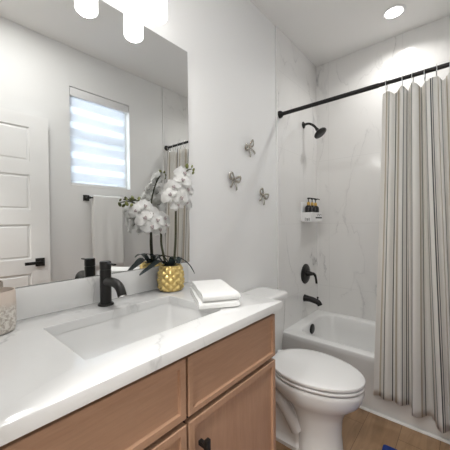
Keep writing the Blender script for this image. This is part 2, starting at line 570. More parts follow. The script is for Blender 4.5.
lev = obj('door_handle', bx(DXF - 0.008, DXF, 0.642, 0.704, 0.897, 0.959, bev=0.002), M['black'], door)
bm = nb()
lathe(bm, [(0.011, -0.042), (0.011, 0)], (DXF - 0.008, 0.672, 0.928), 'X', 16)
box(bm, DXF - 0.056, DXF - 0.046 + 0.006, 0.565, 0.684, 0.917, 0.939, bev=0.002)
obj('lever', bm, M['black'], lev)

# ------------------------------------------------------------------ vanity, top, basin, tap
VX, VY0, VY1, VZ = 0.527, YN + 0.006, 0.936, 0.882
van = thing('vanity_cabinet', 'oak veneer bathroom vanity cabinet with drawers and doors under the white countertop', 'cabinet', (0.28, 0.47, 0))
bm = nb()
box(bm, 0.002, VX - 0.004, VY0, VY0 + 0.018, 0.10, VZ); box(bm, 0.002, VX - 0.004, VY1 - 0.018, VY1, 0.10, VZ)
box(bm, 0.002, VX - 0.004, VY0 + 0.018, VY1 - 0.018, 0.10, 0.118); box(bm, 0.002, 0.014, VY0 + 0.018, VY1 - 0.018, 0.118, VZ)
box(bm, VX - 0.022, VX - 0.004, VY0 + 0.018, VY1 - 0.018, 0.118, 0.866)
box(bm, 0.002, VX - 0.06, VY0, VY1, 0.0, 0.10)
box(bm, VX - 0.03, VX - 0.004, VY0, VY1, 0.866, VZ)
obj('cabinet_body', bm, M['wood_v'], van, smooth=0)
obj('front_gap_shade', bx(VX - 0.004, VX, VY0 + 0.001, VY1 - 0.002, 0.105, VZ - 0.001), M['dark'], van, smooth=0)  # dark sheet paints the shade in the gaps between the fronts
XF = 0.545
def shaker(name, y0, y1, z0, z1, fw, mat_f, mat_p):
    """front with a raised frame and a recessed panel with chamfered inner edge"""
    bm = nb()
    r = [(0.0, VX), (0.0, XF - 0.0015), (0.0015, XF), (fw, XF), (fw + 0.002, XF - 0.0075), (fw + 0.004, XF - 0.008)]
    loft(bm, [[Vector((x, y, z)) for y, z in ((y0 + i, z0 + i), (y1 - i, z0 + i), (y1 - i, z1 - i), (y0 + i, z1 - i))] for i, x in r])
    return obj(name, bm, mat_f, van, smooth=0)
shaker('drawer', VY0 + 0.004, 0.479, 0.702, 0.863, 0.020, M['wood_h'], None)
shaker('drawer', 0.487, VY1 - 0.003, 0.702, 0.863, 0.016, M['wood_h'], None)
for y0, y1, py in ((VY0 + 0.004, 0.479, 0.458), (0.487, VY1 - 0.003, 0.527)):
    d = shaker('cabinet_door', y0, y1, 0.112, 0.686, 0.020, M['wood_v'], None)
    bm = nb()
    box(bm, XF + 0.022, XF + 0.034, py - 0.008, py + 0.008, 0.470, 0.632, bev=0.0015)
    for zz in (0.490, 0.612):
        box(bm, XF - 0.001, XF + 0.024, py - 0.006, py + 0.006, zz - 0.006, zz + 0.006)
    obj('pull_handle', bm, M['black'], d)

CT = 0.914
SX0, SX1, SY0, SY1 = 0.158, 0.455, 0.262, 0.727      # basin cut-out
top = thing('countertop', 'glossy white veined quartz countertop on the oak vanity', 'countertop', (0.28, 0.47, 0.884))
bm = nb()
def slab_ring(x0, x1, y0, y1, r, z):
    return rrect(x0, x1, y0, y1, r, z)
e = 0.004
cx0, cx1, cy0, cy1 = 0.001, 0.567, YN + 0.002, 0.955
loft(bm, [slab_ring(SX0, SX1, SY0, SY1, 0.008, 0.884), slab_ring(cx0, cx1, cy0, cy1, 0.003, 0.884), slab_ring(cx0, cx1, cy0, cy1, 0.003, CT - e),
          slab_ring(cx0 + e * 0.3, cx1 - e * 0.3, cy0, cy1 - e * 0.3, 0.003, CT - e * 0.3), slab_ring(cx0 + e, cx1 - e, cy0, cy1 - e, 0.003, CT),
          slab_ring(SX0 - 0.002, SX1 + 0.002, SY0 - 0.002, SY1 + 0.002, 0.010, CT), slab_ring(SX0, SX1, SY0, SY1, 0.008, CT - 0.002), slab_ring(SX0, SX1, SY0, SY1, 0.008, 0.884)],
     cap0=False, cap1=False)
obj('slab', bm, M['quartz'], top, smooth=30)
tag(obj('backsplash', bx(0.001, 0.020, cy0, cy1, CT, 1.0155, bev=0.0015), M['quartz']), 'low white quartz backsplash strip behind the faucet under the mirror', 'backsplash')

sink = thing('sink', 'rectangular white undermount sink sunk into the quartz countertop', 'sink', (0.3, 0.495, 0.74))
bm = nb()
o_ = 0.012
rings = []
for g, r, z in ((0.03, 0.03, 0.883), (0.003, 0.012, 0.883), (0.001, 0.012, 0.876), (-0.006, 0.02, 0.83), (-0.012, 0.03, 0.785), (-0.035, 0.05, 0.765), (-0.07, 0.05, 0.757), (-0.125, 0.015, 0.753)):
    rings.append(rrect(SX0 - g, SX1 + g, SY0 - g, SY1 + g, r, z))
for g, r, z in ((-0.125, 0.015, 0.740), (-0.03, 0.05, 0.745), (-0.005, 0.04, 0.78), (0.03, 0.03, 0.872)):
    rings.append(rrect(SX0 - g, SX1 + g, SY0 - g, SY1 + g, r, z))
vr = loft(bm, rings, cap0=False, cap1=False)
n_ = len(vr[0])
for i in range(n_):
    bm.faces.new((vr[-1][i], vr[-1][(i + 1) % n_], vr[0][(i + 1) % n_], vr[0][i]))
bm.faces.new(vr[7]); bm.faces.new(vr[8][::-1])
obj('basin', bm, M['porcelain'], sink, smooth=50)
obj('drain_ring', lathe(nb(), [(0.024, 0.752), (0.024, 0.757), (0.018, 0.758), (0.017, 0.755)], (0.306, 0.495, 0)), M['black'], sink)

fx, fy = 0.075, 0.491
tap = thing('faucet', 'matte black single-hole faucet standing behind the sink', 'faucet', (fx, fy, CT))
obj('base_ring', lathe(nb(), [(0.028, CT), (0.029, CT + 0.003), (0.027, CT + 0.007), (0.021, CT + 0.008)], (fx, fy, 0)), M['black'], tap)
obj('faucet_body', lathe(nb(), [(0.0205, CT + 0.006), (0.0205, 1.046), (0.0195, 1.047), (0.0195, 1.0485)], (fx, fy, 0)), M['black'], tap)
sp_path = spline([(fx + 0.012, fy, 1.004), (fx + 0.045, fy, 1.007), (fx + 0.080, fy, 1.005), (fx + 0.106, fy, 0.993), (fx + 0.122, fy, 0.968)], 6)
obj('spout', tube(nb(), sp_path, [0.0165 - 0.001 * i / len(sp_path) for i in range(len(sp_path))], 20, up=(0, 1, 0)), M['black'], tap)
obj('aerator', lathe_dir(nb(), [(0.0115, 0), (0.0115, 0.004)], (fx + 0.1215, fy, 0.969), (0.32, 0, -0.95)), M['chrome'], tap)
hd = obj('handle_cap', lathe(nb(), [(0.0195, 1.049), (0.0205, 1.050), (0.0205, 1.076), (0.0190, 1.079), (0.0, 1.079)], (fx, fy, 0), cap1=False), M['black'], tap)
obj('lever', bx(fx + 0.012, fx + 0.075, fy - 0.0055, fy + 0.0055, 1.0695, 1.0755, bev=0.002), M['black'], hd)

# ------------------------------------------------------------------ mirror and light bar
mir = thing('wall_mirror', 'large frameless wall mirror standing on the backsplash over the vanity', 'mirror', (0.004, 0.49, 1.017))
MY0, MY1, MZ0, MZ1 = YN + 0.01, 0.977, 1.0165, 2.1135
obj('mirror_backing', bx(0.001, 0.0055, MY0, MY1, MZ0, MZ1), M['mirror_edge'], mir, smooth=0)
bm = nb()
loft(bm, [[Vector((x, y, z)) for y, z in ((MY0 + i, MZ0 + i), (MY1 - i, MZ0 + i), (MY1 - i, MZ1 - i), (MY0 + i, MZ1 - i))] for i, x in ((0.0012, 0.0055), (0.0012, 0.0075))])
obj('mirror_glass', bm, M['mirror'], mir, smooth=0)

vl = thing('vanity_light', 'white three-light bar with frosted glass cylinder shades above the mirror', 'light', (0.0, 0.504, 2.20))
obj('back_plate', bx(0.0, 0.022, 0.444, 0.564, 2.235, 2.355, bev=0.004), M['white_plastic'], vl)
obj('light_bar', bx(0.022, 0.045, 0.230, 0.778, 2.275, 2.315, bev=0.004), M['white_plastic'], vl)
for yy in (0.287, 0.504, 0.721):
    bm = nb()
    tube(bm, spline([(0.04, yy, 2.295), (0.080, yy, 2.294), (0.098, yy, 2.280), (0.10, yy, 2.262)], 5), 0.008, 10, up=(0, 1, 0))
    lathe(bm, [(0.012, 2.275), (0.030, 2.268), (0.030, 2.246)], (0.10, yy, 0), n=24)
    hl = obj('shade_holder', bm, M['white_plastic'], vl)
    obj('glass_shade', lathe(nb(), [(0.0, 2.250), (0.040, 2.250), (0.0445, 2.246), (0.0445, 2.110), (0.042, 2.105), (0.039, 2.109), (0.038, 2.13), (0.0, 2.13)], (0.10, yy, 0), n=32, cap0=False, cap1=False), M['shade'], hl)

# ------------------------------------------------------------------ things on the counter
vase = obj('stoneware_cup', lathe(nb(), [(0.0, 0.0), (0.040, 0.0), (0.048, 0.004), (0.051, 0.02), (0.0515, 0.07), (0.050, 0.112), (0.0485, 0.119), (0.0465, 0.1195), (0.0455, 0.115), (0.046, 0.03), (0.0, 0.02)], (0, 0, 0), n=40, cap0=False, cap1=False), M['stoneware'], local=True)
vase.location = (0.088, 0.160, CT)
tag(vase, 'beige embossed stoneware cup on the counter at the left edge of the photo', 'cup')

pot_x, pot_y = 0.083, 0.792
orch = thing('orchid', 'white potted orchid with two flower sprays in a gold pot on the counter', 'plant', (pot_x, pot_y, CT))
# faceted hobnail pot: offset diamond bumps are part of its shape
bm = nb()
NR, NA = 57, 144
ring_list = []
for i in range(NR):
    f_ = i / (NR - 1)
    z = 0.115 * f_
    R0 = 0.047 + 0.0115 * math.sin(PI * min(1, f_ * 0.9 + 0.12)) ** 0.8 - (0.008 * (1 - f_ / 0.06) ** 2 if f_ < 0.06 else 0)
    ring = []
    for k in range(NA):
        t = 2 * PI * k / NA
        amp = 0.0042 * min(1, f_ / 0.10) * min(1, (1 - f_) / 0.05 + 0.1)
        u = (t / (2 * PI) * 18); v = f_ * 7
        b = abs(math.sin(PI * (u + v) / 2)) * abs(math.sin(PI * (u - v) / 2))
        r = R0 + amp * (b * 2 - 0.8)
        ring.append(Vector((pot_x + r * math.cos(t), pot_y + r * math.sin(t), CT + z)))
    ring_list.append(ring)
for r, z in ((0.047, 0.1155), (0.045, 0.112), (0.044, 0.085)):
    ring_list.append([Vector((pot_x + r * math.cos(2 * PI * k / NA), pot_y + r * math.sin(2 * PI * k / NA), CT + z)) for k in range(NA)])
loft(bm, ring_list)
pot = obj('gold_pot', bm, M['gold'], orch, smooth=25)
bm = nb()
moss_rings = [[Vector((pot_x + r * math.cos(2 * PI * k / 24), pot_y + r * math.sin(2 * PI * k / 24), CT + z + 0.004 * noise.noise(Vector((k * 0.9, r * 90, 3))))) for k in range(24)] for r, z in ((0.0445, 0.084), (0.0435, 0.104), (0.030, 0.112), (0.012, 0.115))]
loft(bm, moss_rings)
obj('moss', bm, M['moss'], orch)

def leaf(path, w, label=None):
    pts = spline(path, 6)
    bm = nb()
    rows = []
    m = len(pts)
    for i, p in enumerate(pts):
        f_ = i / (m - 1)
        t = (pts[min(i + 1, m - 1)] - pts[max(i - 1, 0)]).normalized()
        s = t.cross(Vector((0, 0, 1))).normalized()
        up = s.cross(t)
        ww = w * (math.sin(PI * (0.12 + 0.85 * f_) ** 0.9) ** 0.7 + 0.02)
        rows.append([p + s * ww * x + up * (abs(x) ** 1.5 * ww * 0.35) for x in (-1, -0.6, -0.2, 0.2, 0.6, 1)])
    vr = [[bm.verts.new(p) for p in r] for r in rows]
    for a_, b_ in zip(vr[:-1], vr[1:]):
        for k in range(5):
            bm.faces.new((a_[k], a_[k + 1], b_[k + 1], b_[k]))
    bmesh.ops.solidify(bm, geom=bm.faces[:], thickness=0.0016)
    return obj('leaf', bm, M['leaf'], orch)
zt = CT + 0.115
leaf([(0.075, 0.785, zt - 0.01), (0.070, 0.745, 1.044), (0.064, 0.705, 1.026), (0.057, 0.648, 0.998)], 0.029)
leaf([(0.090, 0.800, zt - 0.01), (0.105, 0.835, 1.050), (0.115, 0.875, 1.020), (0.120, 0.905, 0.975)], 0.008)
leaf([(0.075, 0.795, zt - 0.01), (0.060, 0.825, 1.052), (0.048, 0.860, 1.050), (0.042, 0.905, 1.034)], 0.017)
leaf([(0.09, 0.785, zt - 0.01), (0.125, 0.775, 1.058), (0.155, 0.77, 1.060), (0.18, 0.76, 1.046)], 0.018)
leaf([(0.07, 0.80, zt - 0.01), (0.055, 0.775, 1.062), (0.045, 0.745, 1.073), (0.038, 0.715, 1.070)], 0.013)

stemB = spline([(0.090, 0.803, 1.012), (0.102, 0.806, 1.14), (0.106, 0.806, 1.25), (0.104, 0.812, 1.34), (0.106, 0.838, 1.42), (0.112, 0.870, 1.465), (0.114, 0.900, 1.478)], 6)
stemA = spline([(0.064, 0.782, 1.012), (0.050, 0.766, 1.12), (0.048, 0.764, 1.19), (0.050, 0.735, 1.265), (0.050, 0.690, 1.308), (0.040, 0.650, 1.318), (0.036, 0.608, 1.312)], 6)
for pts in (stemA, stemB):
    obj('flower_stem', tube(nb(), pts, [0.0058 - 0.0036 * i / len(pts) for i in range(len(pts))], 8), M['stem'], orch)

# one moth-orchid flower, facing local +Z; copies carry it along the stems
def petal_mesh(bm, ang, ln, wd, cup, lift):
    nu, nv = 6, 8
    g = []
    for j in range(nv + 1):
        f_ = j / nv
        w = wd * (math.sin(PI * min(1.0, 0.10 + 0.86 * f_)) ** 0.62)
        row = []
        for i in range(nu + 1):
            x = (i / nu * 2 - 1) * w
            y = ln * f_
            z = lift + cup * (f_ - 0.2) ** 2 * -0.012 + 0.12 * abs(x) * (1 - f_) + 0.0026 * math.sin(8 * f_ + 2.3 * i + 2 * ang) * f_
            row.append(bm.verts.new(Vector((x * math.cos(ang) - y * math.sin(ang), x * math.sin(ang) + y * math.cos(ang), z))))
        g.append(row)
    for a_, b_ in zip(g[:-1], g[1:]):
        for i in range(nu):
            bm.faces.new((a_[i], a_[i + 1], b_[i + 1], b_[i]))
bm = nb()
for ang, ln, wd, cup, lift in ((0, 0.036, 0.0135, 1, -0.001), (2.2, 0.034, 0.0125, 1, -0.001), (-2.2, 0.034, 0.0125, 1, -0.001), (1.35, 0.042, 0.0225, 1.6, 0.0025), (-1.35, 0.042, 0.0225, 1.6, 0.0025)):
    petal_mesh(bm, ang, ln, wd, cup, lift)
flower0 = obj('flower', bm, M['petal'], orch, local=True)
bm = nb()
tube(bm, spline([(0, 0.002, 0.001), (0, -0.001, 0.007), (0, -0.007, 0.010), (0, -0.013, 0.008)], 4), [0.002, 0.003, 0.0035, 0.004, 0.0042, 0.0042, 0.004, 0.0045, 0.005, 0.005, 0.004, 0.003, 0.001], 8)
for s in (-1, 1):
    tube(bm, [(0, -0.002, 0.004), (s * 0.005, -0.003, 0.009), (s * 0.006, 0.001, 0.013)], [0.002, 0.003, 0.001], 8)
obj('flower_lip', bm, M['lip'], flower0, local=True)
pedicel_bm = nb()
tube(pedicel_bm, spline([(0, 0, -0.001), (0, 0.004, -0.010), (0, 0.012, -0.016)], 4), 0.0011, 6)
obj('pedicel', pedicel_bm, M['stem'], flower0, local=True)
CAMP = Vector((1.1016, 0, 1.2229))
fl = [  # world position, spin, scale, sideways turn
    # right-hand spray
    (0.112, 0.850, 1.452, 0.2, 1.10, 0.3), (0.128, 0.832, 1.415, -0.4, 1.12, -0.2), (0.110, 0.790, 1.385, 0.5, 1.08, -0.5), (0.130, 0.856, 1.375, -0.1, 1.15, 0.45),
    (0.115, 0.765, 1.345, 0.9, 1.05, -0.7), (0.136, 0.812, 1.335, 0.0, 1.15, 0.0), (0.120, 0.855, 1.315, -0.5, 1.12, 0.5), (0.128, 0.800, 1.300, 0.4, 0.85, -0.2),
    # left-hand spray
    (0.066, 0.700, 1.262, 0.1, 1.12, 0.2), (0.072, 0.665, 1.244, 0.7, 1.05, -0.4), (0.080, 0.722, 1.232, -0.3, 1.12, 0.3), (0.084, 0.690, 1.208, 0.3, 1.08, 0.0),
    (0.066, 0.772, 1.242, -0.6, 1.02, 0.7), (0.074, 0.738, 1.190, 0.0, 0.98, 0.3), (0.050, 0.634, 1.274, 1.1, 0.80, -0.8), (0.060, 0.676, 1.296, -0.2, 0.90, 0.1), (0.074, 0.765, 1.212, 0.5, 0.92, 0.5)]
base0 = Vector((pot_x, pot_y, CT))
for k, (x, y, z, spin, sc, turn) in enumerate(fl):
    c = flower0 if k == 0 else copy_tree(flower0, orch)
    d = (Vector((1.0, -0.35, 0.45)) + Vector((0, 0.75 * turn, -0.10 + 0.25 * math.sin(k * 2.1)))).normalized()
    q = d.to_track_quat('Z', 'Y') @ Matrix.Rotation(spin, 4, 'Z').to_quaternion()
    c.location = Vector((x, y, z)) - base0
    c.rotation_mode = 'QUATERNION'
    c.rotation_quaternion = q
    c.scale = (sc, sc, sc)
bud0 = None
for x, y, z, s in ((0.112, 0.872, 1.488, 1.25), (0.116, 0.900, 1.490, 0.8), (0.118, 0.908, 1.475, 0.9), (0.118, 0.905, 1.460, 0.9),
                   (0.040, 0.660, 1.328, 1.0), (0.036, 0.632, 1.330, 1.0), (0.034, 0.606, 1.322, 0.7), (0.040, 0.624, 1.299, 1.0), (0.036, 0.604, 1.303, 1.1)):
    if bud0 is None:
        b = bud0 = obj('flower_bud', lathe(nb(), [(0.0, -0.010), (0.004, -0.008), (0.0062, -0.002), (0.0058, 0.004), (0.003, 0.009), (0.0, 0.0105)], n=14, cap0=False, cap1=False), M['bud'], orch, local=True)
    else:
        b = copy_tree(bud0, orch)
    b.location = Vector((x, y, z)) - base0
    b.scale = (s, s, s)
    b.rotation_euler = (0.6 * math.sin(x * 900), 0.5 * math.cos(y * 700), 0)

# two folded hand towels, one on the other
def folded_towel(name, z0, dx, dy, rot, L, D, h, seed, label):
    """cloth folded in half: two plies joined by a round fold at the front edge"""
    bm = nb()
    g, ply = 0.0012, h / 2 - 0.0006
    sec = []
    nb_ = 10
    back = D / 2
    fr_ = -D / 2 + h / 2
    outer = [(back, 0.0)] + [(back + (fr_ - back) * k / 10, 0.0) for k in range(1, 11)]
    outer += [(fr_ - h / 2 * math.sin(PI * k / nb_), h / 2 - h / 2 * math.cos(PI * k / nb_)) for k in range(1, nb_)]
    outer += [(fr_ + (back - fr_) * k / 10, h) for k in range(0, 11)]
    inner = [(back - 0.001, h - ply)] + [(back + (fr_ - back) * k / 10, h - ply) for k in range(1, 11)] + [(fr_ + (back - fr_) * k / 10, ply) for k in range(0, 11)]
    sec = outer + inner
    rings = []
    NL = 26
    for i in range(NL + 1):
        f_ = i / NL
        x = (f_ - 0.5) * L
        edge = min(f_, 1 - f_) * L
        k_ = 1.0 if edge > 0.008 else 0.55 + 0.45 * math.sqrt(max(0, edge / 0.008))
        rings.append([Vector((x, y + 0.003 * noise.noise(Vector((x * 12, z * 20, seed))), h / 2 + (z - h / 2) * k_ + (0.0016 * noise.noise(Vector((x * 16, y * 16, seed + 4))) if z > h * 0.3 else 0))) for y, z in sec])
    loft(bm, rings)
    o = obj(name, bm, M['terry'], local=True, smooth=60)
    o.location = (dx, dy, z0)
    o.rotation_euler = (0, 0, rot)
    return tag(o, label, 'towel', 'folded white towels on the counter')
ra = math.atan2(-0.126, 0.180)
folded_towel('folded_towel', CT + 0.0005, 0.338, 0.800, ra + PI, 0.268, 0.150, 0.026, 1, 'white folded towel lying directly on the counter, lower of the two')
folded_towel('folded_towel', CT + 0.0280, 0.345, 0.800, ra + PI + 0.03, 0.255, 0.140, 0.026, 9, 'white folded towel on top of the other folded towel beside the gold pot')

# ------------------------------------------------------------------ toilet
TY = 1.44
wc = thing('toilet', 'white two-piece toilet with closed elongated lid between vanity and bathtub', 'toilet', (0.36, TY, 0))
bm = nb()
lv = [(0.0, 0.390, 0.636, 0.112), (0.012, 0.390, 0.638, 0.113), (0.03, 0.395, 0.630, 0.106), (0.12, 0.395, 0.624, 0.100), (0.20, 0.375, 0.628, 0.104), (0.245, 0.345, 0.645, 0.120),
      (0.280, 0.300, 0.680, 0.148), (0.305, 0.265, 0.708, 0.168), (0.330, 0.243, 0.722, 0.178), (0.365, 0.234, 0.732, 0.184), (0.381, 0.235, 0.731, 0.183), (0.386, 0.239, 0.727, 0.179)]
loft(bm, [egg(b_, f_, h_, TY, z) for z, b_, f_, h_ in lv])
# rear foot and outlet, and the shelf that carries the tank
loft(bm, [rrect(0.085, 0.44, TY - hw, TY + hw, min(0.03, hw * 0.4), z) for z, hw in ((0.0, 0.105), (0.02, 0.105), (0.028, 0.092), (0.05, 0.085), (0.20, 0.078), (0.28, 0.075))])
loft(bm, [rrect(0.02, 0.34, TY - hw, TY + hw, 0.04, z) for z, hw in ((0.275, 0.080), (0.33, 0.15), (0.372, 0.172), (0.380, 0.170))])
for s in (-1, 1):      # moulded trapway on the flank
    tube(bm, spline([(0.42, TY + s * 0.078, 0.10), (0.36, TY + s * 0.088, 0.20), (0.29, TY + s * 0.086, 0.255), (0.21, TY + s * 0.080, 0.23), (0.165, TY + s * 0.078, 0.14), (0.155, TY + s * 0.076, 0.03)], 6), 0.034, 14)
obj('bowl', bm, M['porcelain'], wc, smooth=50)
for s in (-1, 1):
    obj('bolt_cap', lathe(nb(), [(0.013, 0.018), (0.013, 0.026), (0.008, 0.034), (0.0, 0.036)], (0.255, TY + s * 0.096, 0), n=16, cap1=False), M['seatplastic'], wc)
def slab_egg(xb, xf, hw, z0, z1, dome=0.0, r=0.006):
    bm = nb()
    prof = [(-r, z0), (-r * 0.3, z0 + r * 0.3), (0, z0 + r), (0, z1 - r), (-r * 0.3, z1 - r * 0.3), (-r, z1), (-0.03, z1 + dome * 0.5), (-0.08, z1 + dome * 0.9), (-0.14, z1 + dome)]
    loft(bm, [egg(xb - g, xf + g, hw + g, TY, z) for g, z in prof])
    return bm
obj('seat', slab_egg(0.252, 0.7345, 0.1855, 0.3950, 0.4080, r=0.004), M['seatplastic'], wc, smooth=50)
obj('seat_lid', slab_egg(0.247, 0.7355, 0.1865, 0.4165, 0.4330, 0.006, r=0.004), M['seatplastic'], wc, smooth=50)
for s in (-1, 1):
    obj('hinge', bx(0.215, 0.262, TY + s * 0.075 - 0.018, TY + s * 0.075 + 0.018, 0.386, 0.418, bev=0.006), M['seatplastic'], wc)
bm = nb()
loft(bm, [rrect(0.02, x1, TY - hw, TY + hw, 0.035, z) for z, x1, hw in ((0.3815, 0.195, 0.150), (0.395, 0.210, 0.160), (0.55, 0.222, 0.170), (0.728, 0.228, 0.174))])
obj('tank', bm, M['porcelain'], wc, smooth=50)
bm = nb()
loft(bm, [rrect(0.012 + i, 0.245 - i, TY - 0.184 + i, TY + 0.184 - i, 0.035, z) for z, i in ((0.7285, 0.008), (0.732, 0.001), (0.738, 0.0), (0.757, 0.0), (0.765, 0.003), (0.770, 0.010), (0.771, 0.03))])
obj('tank_lid', bm, M['porcelain'], wc, smooth=50)
bm = nb()
lathe(bm, [(0.013, 0.0), (0.013, 0.010), (0.008, 0.014)], (0.2265, TY - 0.125, 0.675), 'X', 16)
tube(bm, [(0.236, TY - 0.125, 0.675), (0.242, TY - 0.10, 0.674), (0.244, TY - 0.055, 0.668)], [0.005, 0.005, 0.007], 10)
obj('flush_lever', bm, M['chrome'], wc)

# ------------------------------------------------------------------ bathtub and shower fittings
TX0, TX1, TBY0, TBY1, TZ = 0.010, W - 0.010, 1.932, YB - 0.001, 0.353
tub = thing('bathtub', 'white alcove bathtub behind the striped shower curtain', 'bathtub', ((TX0 + TX1) / 2, (TBY0 + TBY1) / 2, 0))
bm = nb()
N8 = 10
def tr(x0, x1, y0, y1, r, z):
    return rrect(x0, x1, y0, y1, r, z, N8)
rings = [tr(TX0, TX1, TBY0 + 0.006, TBY1, 0.004, 0.0), tr(TX0, TX1, TBY0 + 0.006, TBY1, 0.004, 0.02), tr(TX0, TX1, TBY0 + 0.003, TBY1, 0.004, TZ - 0.05), tr(TX0, TX1, TBY0, TBY1, 0.004, TZ - 0.04),
         tr(TX0, TX1, TBY0, TBY1, 0.004, TZ - 0.008), tr(TX0, TX1, TBY0 + 0.003, TBY1, 0.005, TZ - 0.002), tr(TX0, TX1, TBY0 + 0.009, TBY1, 0.006, TZ),
         tr(0.080, 1.385, 2.005, 2.585, 0.13, TZ), tr(0.092, 1.373, 2.016, 2.574, 0.125, TZ - 0.004), tr(0.100, 1.362, 2.024, 2.566, 0.12, TZ - 0.016),
         tr(0.110, 1.30, 2.034, 2.556, 0.12, TZ - 0.10), tr(0.135, 1.22, 2.055, 2.540, 0.12, 0.13), tr(0.175, 1.15, 2.085, 2.51, 0.11, 0.085), tr(0.24, 1.08, 2.14, 2.455, 0.09, 0.070)]
loft(bm, rings)
obj('tub_shell', bm, M['enamel'], tub, smooth=45)
obj('overflow_plate', lathe(nb(), [(0.042, 0.0), (0.042, 0.006), (0.036, 0.011), (0.012, 0.012)], (0.1060, 2.275, 0.295), 'X', 28), M['black'], tub)
obj('drain', lathe(nb(), [(0.03, 0.0), (0.03, 0.004), (0.022, 0.006)], (0.30, 2.30, 0.0705), 'Z', 28), M['black'], tub)

TX = 0.0095       # tile face on the left wall
vy = 2.345
t = thing('shower_valve', 'black round shower valve with lever handle on the marble tile', 'shower valve', (TX, vy, 0.752))
obj('valve_plate', lathe(nb(), [(0.090, 0.0), (0.090, 0.004), (0.083, 0.011), (0.050, 0.015), (0.030, 0.016)], (TX, vy + 0.02, 0.746), 'X', 36), M['black'], t)
bm = nb()
lathe(bm, [(0.027, 0.010), (0.026, 0.030), (0.020, 0.046), (0.015, 0.066), (0.013, 0.072)], (TX, vy + 0.02, 0.752), 'X', 24)
tube(bm, spline([(TX + 0.060, vy + 0.02, 0.752), (TX + 0.078, vy + 0.024, 0.752), (TX + 0.092, vy + 0.028, 0.725), (TX + 0.100, vy + 0.03, 0.668)], 5), [0.013] * 5 + [0.012] * 5 + [0.010] * 5 + [0.009], 12)
obj('lever_handle', bm, M['black'], t)
t = thing('tub_spout', 'black tub spout with diverter knob over the bathtub rim', 'tub spout', (TX, vy, 0.53))
pp = spline([(TX, vy, 0.530), (TX + 0.05, vy, 0.529), (TX + 0.10, vy, 0.520), (TX + 0.130, vy, 0.508), (TX + 0.142, vy, 0.488)], 5)
obj('spout_body', tube(nb(), pp, [0.033, 0.030, 0.028, 0.027, 0.026] + [0.025] * 5 + [0.024] * 5 + [0.022] * 6, 20, up=(0, 1, 0)), M['black'], t)
obj('diverter_knob', lathe(nb(), [(0.005, 0.515), (0.005, 0.545), (0.008, 0.548), (0.008, 0.558), (0.004, 0.561)], (TX + 0.122, vy, 0), n=14), M['black'], t)
t = thing('showerhead', 'black shower head on a bent arm high on the tile', 'shower head', (TX, vy, 2.08))
obj('arm_flange', lathe(nb(), [(0.030, 0.0), (0.030, 0.004), (0.022, 0.010), (0.012, 0.014)], (TX, vy, 2.082), 'X', 28), M['black'], t)
ap = spline([(TX, vy, 2.082), (TX + 0.05, vy, 2.084), (TX + 0.095, vy, 2.056), (TX + 0.128, vy, 2.014)], 6)
obj('shower_arm', tube(nb(), ap, 0.0105, 14, up=(0, 1, 0)), M['black'], t)
obj('spray_head', lathe_dir(nb(), [(0.013, -0.006), (0.015, 0.006), (0.016, 0.014), (0.026, 0.024), (0.050, 0.038), (0.057, 0.046), (0.057, 0.055), (0.053, 0.058)], (TX + 0.124, vy, 2.018), (0.60, 0, -0.80), 32), M['black'], t)

# wall caddy with pump bottles
CY0, CY1, CX1 = 2.285, 2.525, 0.105
cad = thing('shower_caddy', 'white wall caddy with printed marks holding pump bottles on the shower tile', 'caddy', (TX, 2.40, 1.22))
obj('back_panel', bx(TX, TX + 0.008, CY0 - 0.004, CY1, 1.225, 1.390, bev=0.003), M['white_plastic'], cad)
bm = nb()
bx0 = TX + 0.008
box(bm, bx0, CX1, CY0, CY1, 1.218, 1.224)
box(bm, bx0, CX1, CY0, CY0 + 0.005, 1.224, 1.300); box(bm, bx0, CX1, CY1 - 0.005, CY1, 1.224, 1.300); box(bm, CX1 - 0.005, CX1, CY0 + 0.005, CY1 - 0.005, 1.224, 1.300)
obj('tray', bm, M['white_plastic'], cad, smooth=0)
marks = [(x_, x_ + w_, CY0 - 0.0006, CY0, z0, z1) for x_, w_, z0, z1 in ((0.046, 0.005, 1.226, 1.252), (0.060, 0.003, 1.226, 1.250), (0.066, 0.006, 1.226, 1.247), (0.078, 0.003, 1.226, 1.250), (0.086, 0.004, 1.226, 1.250))]
marks += [(CX1, CX1 + 0.0006, 2.375, CY1 - 0.012, 1.246, 1.258)]
marks += [(CX1, CX1 + 0.0006, yy, yy + w_, 1.281, 1.286) for yy, w_ in ((2.40, 0.016), (2.43, 0.022), (2.465, 0.02), (2.495, 0.01))]
marks += [(CX1, CX1 + 0.0006, yy, yy + w_, 1.268, 1.273) for yy, w_ in ((2.41, 0.02), (2.445, 0.026), (2.49, 0.012))]
for mk in marks:
    obj('printed_mark', bx(*mk), M['ink'], cad, smooth=0)
bottle0 = None
